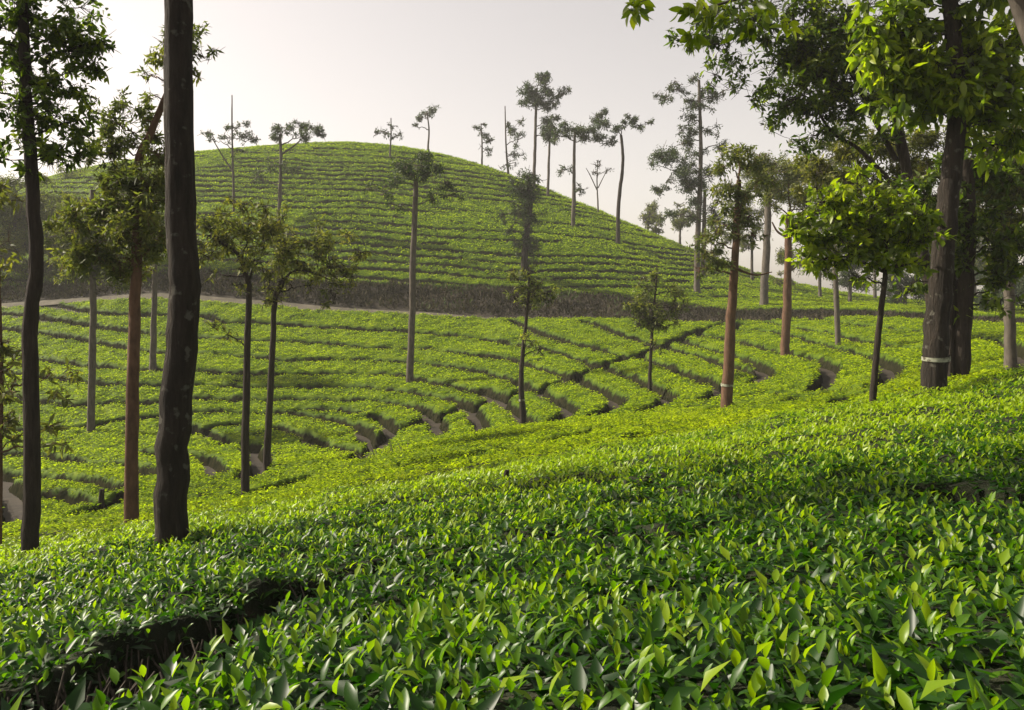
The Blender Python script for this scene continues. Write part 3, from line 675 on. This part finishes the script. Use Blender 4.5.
tree("shade_tree", "large dark canopy filling the upper right above the bright young tree", (938, 366),
     [(936,360),(930,290),(918,230),(906,170),(896,110),(890,50),(888,-10)], 12, 9,
     ring(800,30,80,48,34,20)+ring(850,70,60,48,34,20)+ring(830,115,55,42,24,17)+ring(765,25,65,34,18,15)+[(725,60,11,.7),(735,85,12,.7),(750,100,12,.6),(715,75,9,.5),(770,130,10,.5),(800,150,11,.6),(700,20,11,.6),(880,140,16),(890,100,20)]+ring(840,-50,110,35,14,26)+ring(815,60,95,60,16,15), "shade", .55, d=16.5, leafL=.15,
     stems=[([(896,160),(870,110),(845,60),(820,20)],6,3),([(898,190),(860,150),(830,130),(805,85)],5,2),([(900,215),(870,160),(845,140)],4,2)])
tree("shade_tree", "pale trunk in the top right corner, its leafy branch reaching into the sky", (1075, 430),
     [(1085,380),(1078,200),(1060,100),(1036,40),(1014,-20),(1004,-70)], 28, 18,
     [(690,8,9,.8),(700,14,10,.8),(712,22,9,.7),(725,8,12),(745,20,12),(760,5,14),(640,4,5,.5),(632,10,4,.6),(692,35,5,.6),(780,20,12,.8)], "broad", .75, d=5.2, bark=M_GREY, leafL=.105, hang=.6, spread=.4, limbs=False,
     stems=[([(1005,-20),(900,-40),(800,-25),(740,-2),(690,12)],8,1.5),([(740,-3),(690,-12),(640,2)],2,.8)])
tree("silver_oak_tree", "dusty loose tree whose olive crown fills the gap under the large dark canopy", (838, 345),
     [(838,340),(836,290),(833,230),(830,180)], 6, 4, ring(822,165,44,42,24,12)+ring(855,190,40,36,16,12), "oak", .6, d=38, bark=M_GREY)
# --- hillside trees
tree("silver_oak_tree", "dead-topped thin pole tree on the left hillside", (234, 211),
     [(234,205),(233,170),(232,130),(232,95)], 3.4, 1.0, [(237,128,6,.9),(244,138,7,.9),(228,138,6,.7),(252,138,6,.8),(215,140,6,.5),(208,132,5,.4),(238,150,6,.5),(247,125,5,.5)], "dark", .7, bark=M_GREY,
     stems=[([(233,172),(222,155),(212,138)],2,.8)])
tree("silver_oak_tree", "tree with two dark leaf heads against the sky on the left hill", (279, 226),
     [(279,222),(280,190),(281,160),(280,135)], 4.6, 2.5, [(281,130,7),(275,138,6),(288,128,6),(310,128,8),(303,137,7),(318,136,6),(300,126,5),(290,170,8,.4),(272,165,9,.4),(262,180,10,.3)], "dark", 1.0, bark=M_GREY, stems=[([(281,155),(295,145),(308,133)],2,1)])
tree("silver_oak_tree", "little flat tree left of the crest pair on the hilltop", (390, 156), [(390,152),(391,135),(391,118)], 2.4, 1, [(385,132,6,.6),(396,136,5,.6),(378,134,4,.5),(392,126,4,.5)], "dark", .6, bark=M_GREY)
tree("silver_oak_tree", "small top-heavy tree right of the crest pair on the hilltop", (428, 151), [(428,148),(429,130),(427,112)], 2.6, 1.2, [(425,114,5),(418,118,5),(432,110,5),(415,126,4,.5)], "dark", .9, bark=M_GREY)
tree("silver_oak_tree", "short bushy tree first from the left on the hill's sky-lined right shoulder", (482, 165), [(482,160),(482,140),(481,124)], 2.4, 1, [(484,135,6,.7),(478,128,4,.6),(490,140,5,.7),(486,150,5,.5),(482,124,3,.6)], "dark", .8, bark=M_GREY)
tree("silver_oak_tree", "bare-topped pole on the right shoulder beside the tallest round crown", (508, 174), [(508,170),(506,145),(505,106)], 3.2, 1, [(512,130,7,.6),(518,140,7,.6),(507,125,4,.6),(520,122,5,.4),(515,155,7,.5),(505,165,6,.5)], "dark", .7, bark=M_GREY)
tree("silver_oak_tree", "tallest tree on the right shoulder with dense round dark crown", (534, 188), [(534,182),(535,150),(536,110),(537,88)], 4, 2.2, [(538,85,9),(530,92,8),(546,92,8),(538,100,9),(528,103,6),(546,106,7),(540,78,6),(560,95,6,.8),(566,91,4,.8),(553,102,5,.8),(545,122,8),(551,135,7,.8)], "dark", 1.35, bark=M_GREY)
tree("silver_oak_tree", "thin tree tucked right of the tallest round crown on the hill shoulder", (548, 195), [(548,190),(549,160),(550,130)], 3.4, 2, [(550,140,7),(543,132,6),(556,128,6),(555,118,5)], "dark", 1.0, bark=M_GREY)
tree("silver_oak_tree", "broad dark crown on a straight trunk at the middle of the hill shoulder", (573, 226), [(573,222),(574,190),(574,160),(575,130)], 5, 2.5, [(574,132,9),(565,128,8),(584,140,8),(595,118,7),(604,125,8),(590,128,8),(600,138,8),(558,135,7,.8),(612,140,6,.7),(604,112,5,.7),(565,170,6,.6),(580,190,6,.5)], "dark", 1.0, bark=M_GREY)
tree("silver_oak_tree", "faint bare thin tree behind the shoulder, near the crooked trunk", (598, 212), [(598,205),(597,180),(598,160)], 2, .8, [(600,165,5,.4),(594,172,4,.3),(606,172,4,.3)], "dark", .4, d=94, bark=M_GREY, stems=[([(597,190),(590,175),(586,168)],1.2,.6),([(598,188),(606,172)],1.2,.6)])
tree("silver_oak_tree", "crooked S-shaped trunk with a one-sided leafy top on the hill shoulder", (619, 243), [(618,238),(619,200),(622,175),(623,155),(621,135)], 4.6, 2.6, [(622,125,5),(632,122,6),(640,126,5),(648,124,4,.7),(628,116,4,.7),(616,130,5)], "dark", 1.0, bark=M_BARK)
tree("creeper_clad_tree", "dark leaning trunk wrapped in creepers on the hill face", (524, 276), [(524,270),(526,240),(530,205),(528,175)], 8, 5,
     [(527,182,11,.9),(520,192,10,.8),(532,195,11),(526,210,10),(533,215,9),(525,228,8),(530,240,7),(525,255,6),(524,266,6),(514,180,8,.6),(538,180,8,.6),(505,215,8,.4),(512,230,7,.3)]+ring(525,225,12,45,14,8), "dark", .7)
tree("shrub", "low grey-green shrub on the upper left hillside", (422, 178), [(422,176),(423,170)], 1.5, 1, [(425,172,5,.8),(440,168,5,.6),(412,172,5,.5)], "dark", .8, cat="shrub") if False else None
# --- hazy trees behind
far = [(128,238,64.2,"hazy tree between the red-brown trunk and the thickest trunk, beyond the valley"),(15,232,66,"tallest hazy tree beyond the valley at the left edge, by the dark slender trunk"),(75,265,82,"low hazy tree left of the pale valley trunk, beyond the valley"),(-8,262,64.5,"hazy broad tree at the left edge beyond the valley"),(50,262,65,"hazy tree left of the red-brown trunk, beyond the valley"),(65,235,92,"faint tall tree on the far left slope")]
for px, py, d, lab in far:
    s_ = 800 / d
    tree("shade_tree", lab, (px, 302), [(px, py - 10), (px + 1, py - 40)], .35 * s_, .2 * s_, ring(px, py - 15, 36, 48, 28, 12), "oak", 1.2, d=d, bark=M_GREY, group="hazy trees beyond the valley")
far2 = [(655,225,100,8,14,"small faint treetop beside the right end of the hill"),(680,222,96,10,15,"second faint treetop, left of the tall twin-trunk tree"),(648,215,105,6,10,"faintest treetop just over the hill's right slope"),
 (715,245,88,12,24,"hazy tree between the twin-trunk tree and the reddish ringed trunk"),(752,225,84,16,30,"hazy tree behind the reddish ringed trunk"),(820,240,78,22,34,"hazy wide tree behind the bright young tree"),
 (850,262,70,22,24,"hazy low tree under the bright young tree's crown"),(900,240,74,24,40,"hazy tree behind the big ringed trunk"),(945,270,66,20,26,"dim tree seen between the big trunks"),
 (1000,255,64,24,40,"hazy tree by the right edge beyond the last rows"),(1035,240,58,24,40,"hazy tree cut by the right edge"),(790,262,72,14,20,"hazy low tree right of the leaning reddish trunk"),
 (875,225,82,24,30,"tall hazy tree rising over the bright young tree's crown"),(925,225,88,26,34,"far hazy tree just left of the big ringed trunk's top"),(975,235,80,26,36,"far hazy tree just right of the stout brown trunk"),
 (1010,285,60,26,20,"low bushy tree behind the last rows at the right edge"),(905,285,64,20,16,"low bushy tree at the end of the rows, left of the ringed trunk")]
for px, py, d, rx, ry, lab in far2:
    s_ = 800 / d; x_ = (px - CX) / F * d; gz = HY - float(soil(np.array([x_]), np.array([d]))[0]) / d * F
    tree("shade_tree", lab, (px, gz), [(px, (gz + py) / 2), (px + 1, py)], .35 * s_, .18 * s_, ring(px, py, rx, ry, 12, max(5, rx * .55)), "dark" if d < 72 else "oak", 1.0, d=d, bark=M_GREY, group="hazy trees beyond the rows")

# --- low things among the tea
def stump(label, px, py, wpx, hpx):
    d = hit(px, py); s = d / F; c = at(px, py, d); mb = MB()
    z0 = float(soil(c[:1], np.array([d]))[0]); tube(mb, [(c[0], d, z0), (c[0] + .01, d, c[2]), (c[0] + .02, d, c[2] + hpx * s)], [wpx * s * .7, wpx * s * .55, wpx * s * .45], 9, rough=.06)
    tag(mb.build("tree_stump", M_BARK), label, "stump")
stump("short dark stump among the tea beside the dark left trunk", 101, 498, 5, 9)
stump("small dark stump poking from the tea in the middle slope", 505, 478, 5, 8)

# branches and litter heap on the bare patch where the drain ends
mb = MB()
for _ in range(260):
    a = rng.uniform(0, 6.3); r_ = .95 * math.sqrt(rng.uniform(0, 1)); x, y = cb[0] + r_ * math.cos(a), cb[1] + r_ * 1.1 * math.sin(a)
    z = float(soil(np.array([x]), np.array([y]))[0]); p0 = np.array([x, y, z]); dv = norm(np.array([rng.normal(), rng.normal(), abs(rng.normal(.2, .5))])) * rng.uniform(.2, .8)
    tube(mb, [p0, p0 + dv * .5 + rng.normal(0, .03, 3), p0 + dv], [.018, .014, .006], 4, 0)
tag(mb.build("brushwood", M_GREY), "heap of dry cut branches on the bare patch at the drain's end", "brushwood")

# ------------------------------------------------------------------ hedge labels
LAND = [(172,545,"the thickest trunk"),(30,552,"the dark slender left trunk"),(132,523,"the straight red-brown trunk"),(245,491,"the thin forked tree"),
 (268,463,"the brownish right-leaning tree"),(91,430,"the pale hazy trunk"),(153,366,"the slender grey tree"),(410,381,"the tall flat-topped valley tree"),
 (523,421,"the brownish sapling"),(650,388,"the feathery sapling"),(726,407,"the white-ringed reddish trunk"),(785,354,"the leaning reddish trunk"),
 (872,402,"the bright young tree"),(934,388,"the big ringed trunk"),(376,451,"the brushwood heap")]
ORD = ["nearest", "second", "third", "fourth", "fifth", "sixth", "seventh", "eighth", "ninth", "tenth", "eleventh", "twelfth"]
CNT = ["first", "second", "third", "fourth", "fifth", "sixth", "seventh", "eighth", "ninth", "tenth", "eleventh", "twelfth", "thirteenth", "fourteenth", "fifteenth",
       "sixteenth", "seventeenth", "eighteenth", "nineteenth", "twentieth", "twenty-first", "twenty-second", "twenty-third", "twenty-fourth", "twenty-fifth",
       "twenty-sixth", "twenty-seventh", "twenty-eighth", "twenty-ninth", "thirtieth", "thirty-first", "thirty-second", "thirty-third", "thirty-fourth", "thirty-fifth", "thirty-sixth", "thirty-seventh", "thirty-eighth", "thirty-ninth", "fortieth", "forty-first", "forty-second", "forty-third", "forty-fourth", "forty-fifth"]
keys = {}; hills = []
for o, c, V in HEDGES:
    tag(o, None, "tea hedge", "clipped tea hedges on the slopes")
    p = CX + F * V[:, 0] / V[:, 1]; q = HY - F * V[:, 2] / V[:, 1]; vis = (p > 0) & (p < 1024) & (q > 0) & (q < 710)
    if not vis.any(): vis[:] = True
    mx, my, wd = float(np.median(p[vis])), float(np.median(q[vis])), float(np.ptp(p[vis]))
    if c[1] > 60: hills.append((my, mx, wd, o)); continue
    if c[1] < 11: keys.setdefault(("near", ""), []).append((mx + my, wd, o)); continue
    k = min(range(len(LAND)), key=lambda i: math.hypot(mx - LAND[i][0], (my - LAND[i][1]) * 1.6)); dx, dy = mx - LAND[k][0], (my - LAND[k][1]) * 1.6
    dr = ("left of" if dx < 0 else "right of") if abs(dx) > abs(dy) else ("uphill behind" if dy < 0 else "downhill in front of")
    keys.setdefault((LAND[k][2], dr), []).append((math.hypot(dx, dy), wd, o))
def size(wd): return "long" if wd > 160 else ("medium-length" if wd > 60 else "short")
for (ln, dr), L_ in keys.items():
    for i, (_, wd, o) in enumerate(sorted(L_, key=lambda t: t[0])):
        if ln == "near":
            o["label"] = ["glossy leafed tea hedge in front, behind the dark furrow below the thickest trunk", "glossy leafed tea hedge in front, filling the lower right before the dark furrow"][i] if i < 2 else "small glossy tea hedge in front, %s from the dark furrow" % CNT[i]
        else: o["label"] = "%s clipped tea hedge, %s one %s %s" % (size(wd), ORD[min(i, 11)], dr, ln)
hills.sort(key=lambda t: -t[0])
for i, (my, mx, wd, o) in enumerate(hills):
    o["label"] = "%s hillside tea hedge, %s up from the scrub bank, %s" % (size(wd), CNT[min(i, 44)], "towards the left flank" if mx < 300 else ("across the middle" if mx < 500 else "towards the right flank"))
print("valley", [(k, len(v)) for k, v in keys.items()], "near", [(round(t[0]), round(t[1])) for t in keys.get(("near", ""), [])], "hill", len(hills))

# ------------------------------------------------------------------ haze
mb = MB(); x0, x1, y0, y1, z0, z1 = -450, 450, -200, 540, -18, 45
mb.add([(x0,y0,z0),(x1,y0,z0),(x1,y1,z0),(x0,y1,z0),(x0,y0,z1),(x1,y0,z1),(x1,y1,z1),(x0,y1,z1)],
       np.array([[0,3,2,1],[4,5,6,7],[0,1,5,4],[1,2,6,5],[2,3,7,6],[3,0,4,7]]), smooth=False)
mh, t = mat_new("haze_air"); pv = t.nodes.new("ShaderNodeVolumePrincipled"); om = t.nodes.new("ShaderNodeOutputMaterial")
pv.inputs["Color"].default_value = (0.93, 0.93, 0.93, 1); pv.inputs["Density"].default_value = 0.00058; pv.inputs["Anisotropy"].default_value = 0.0
t.links.new(pv.outputs[0], om.inputs["Volume"])
tag(mb.build("haze", mh), kind="stuff")
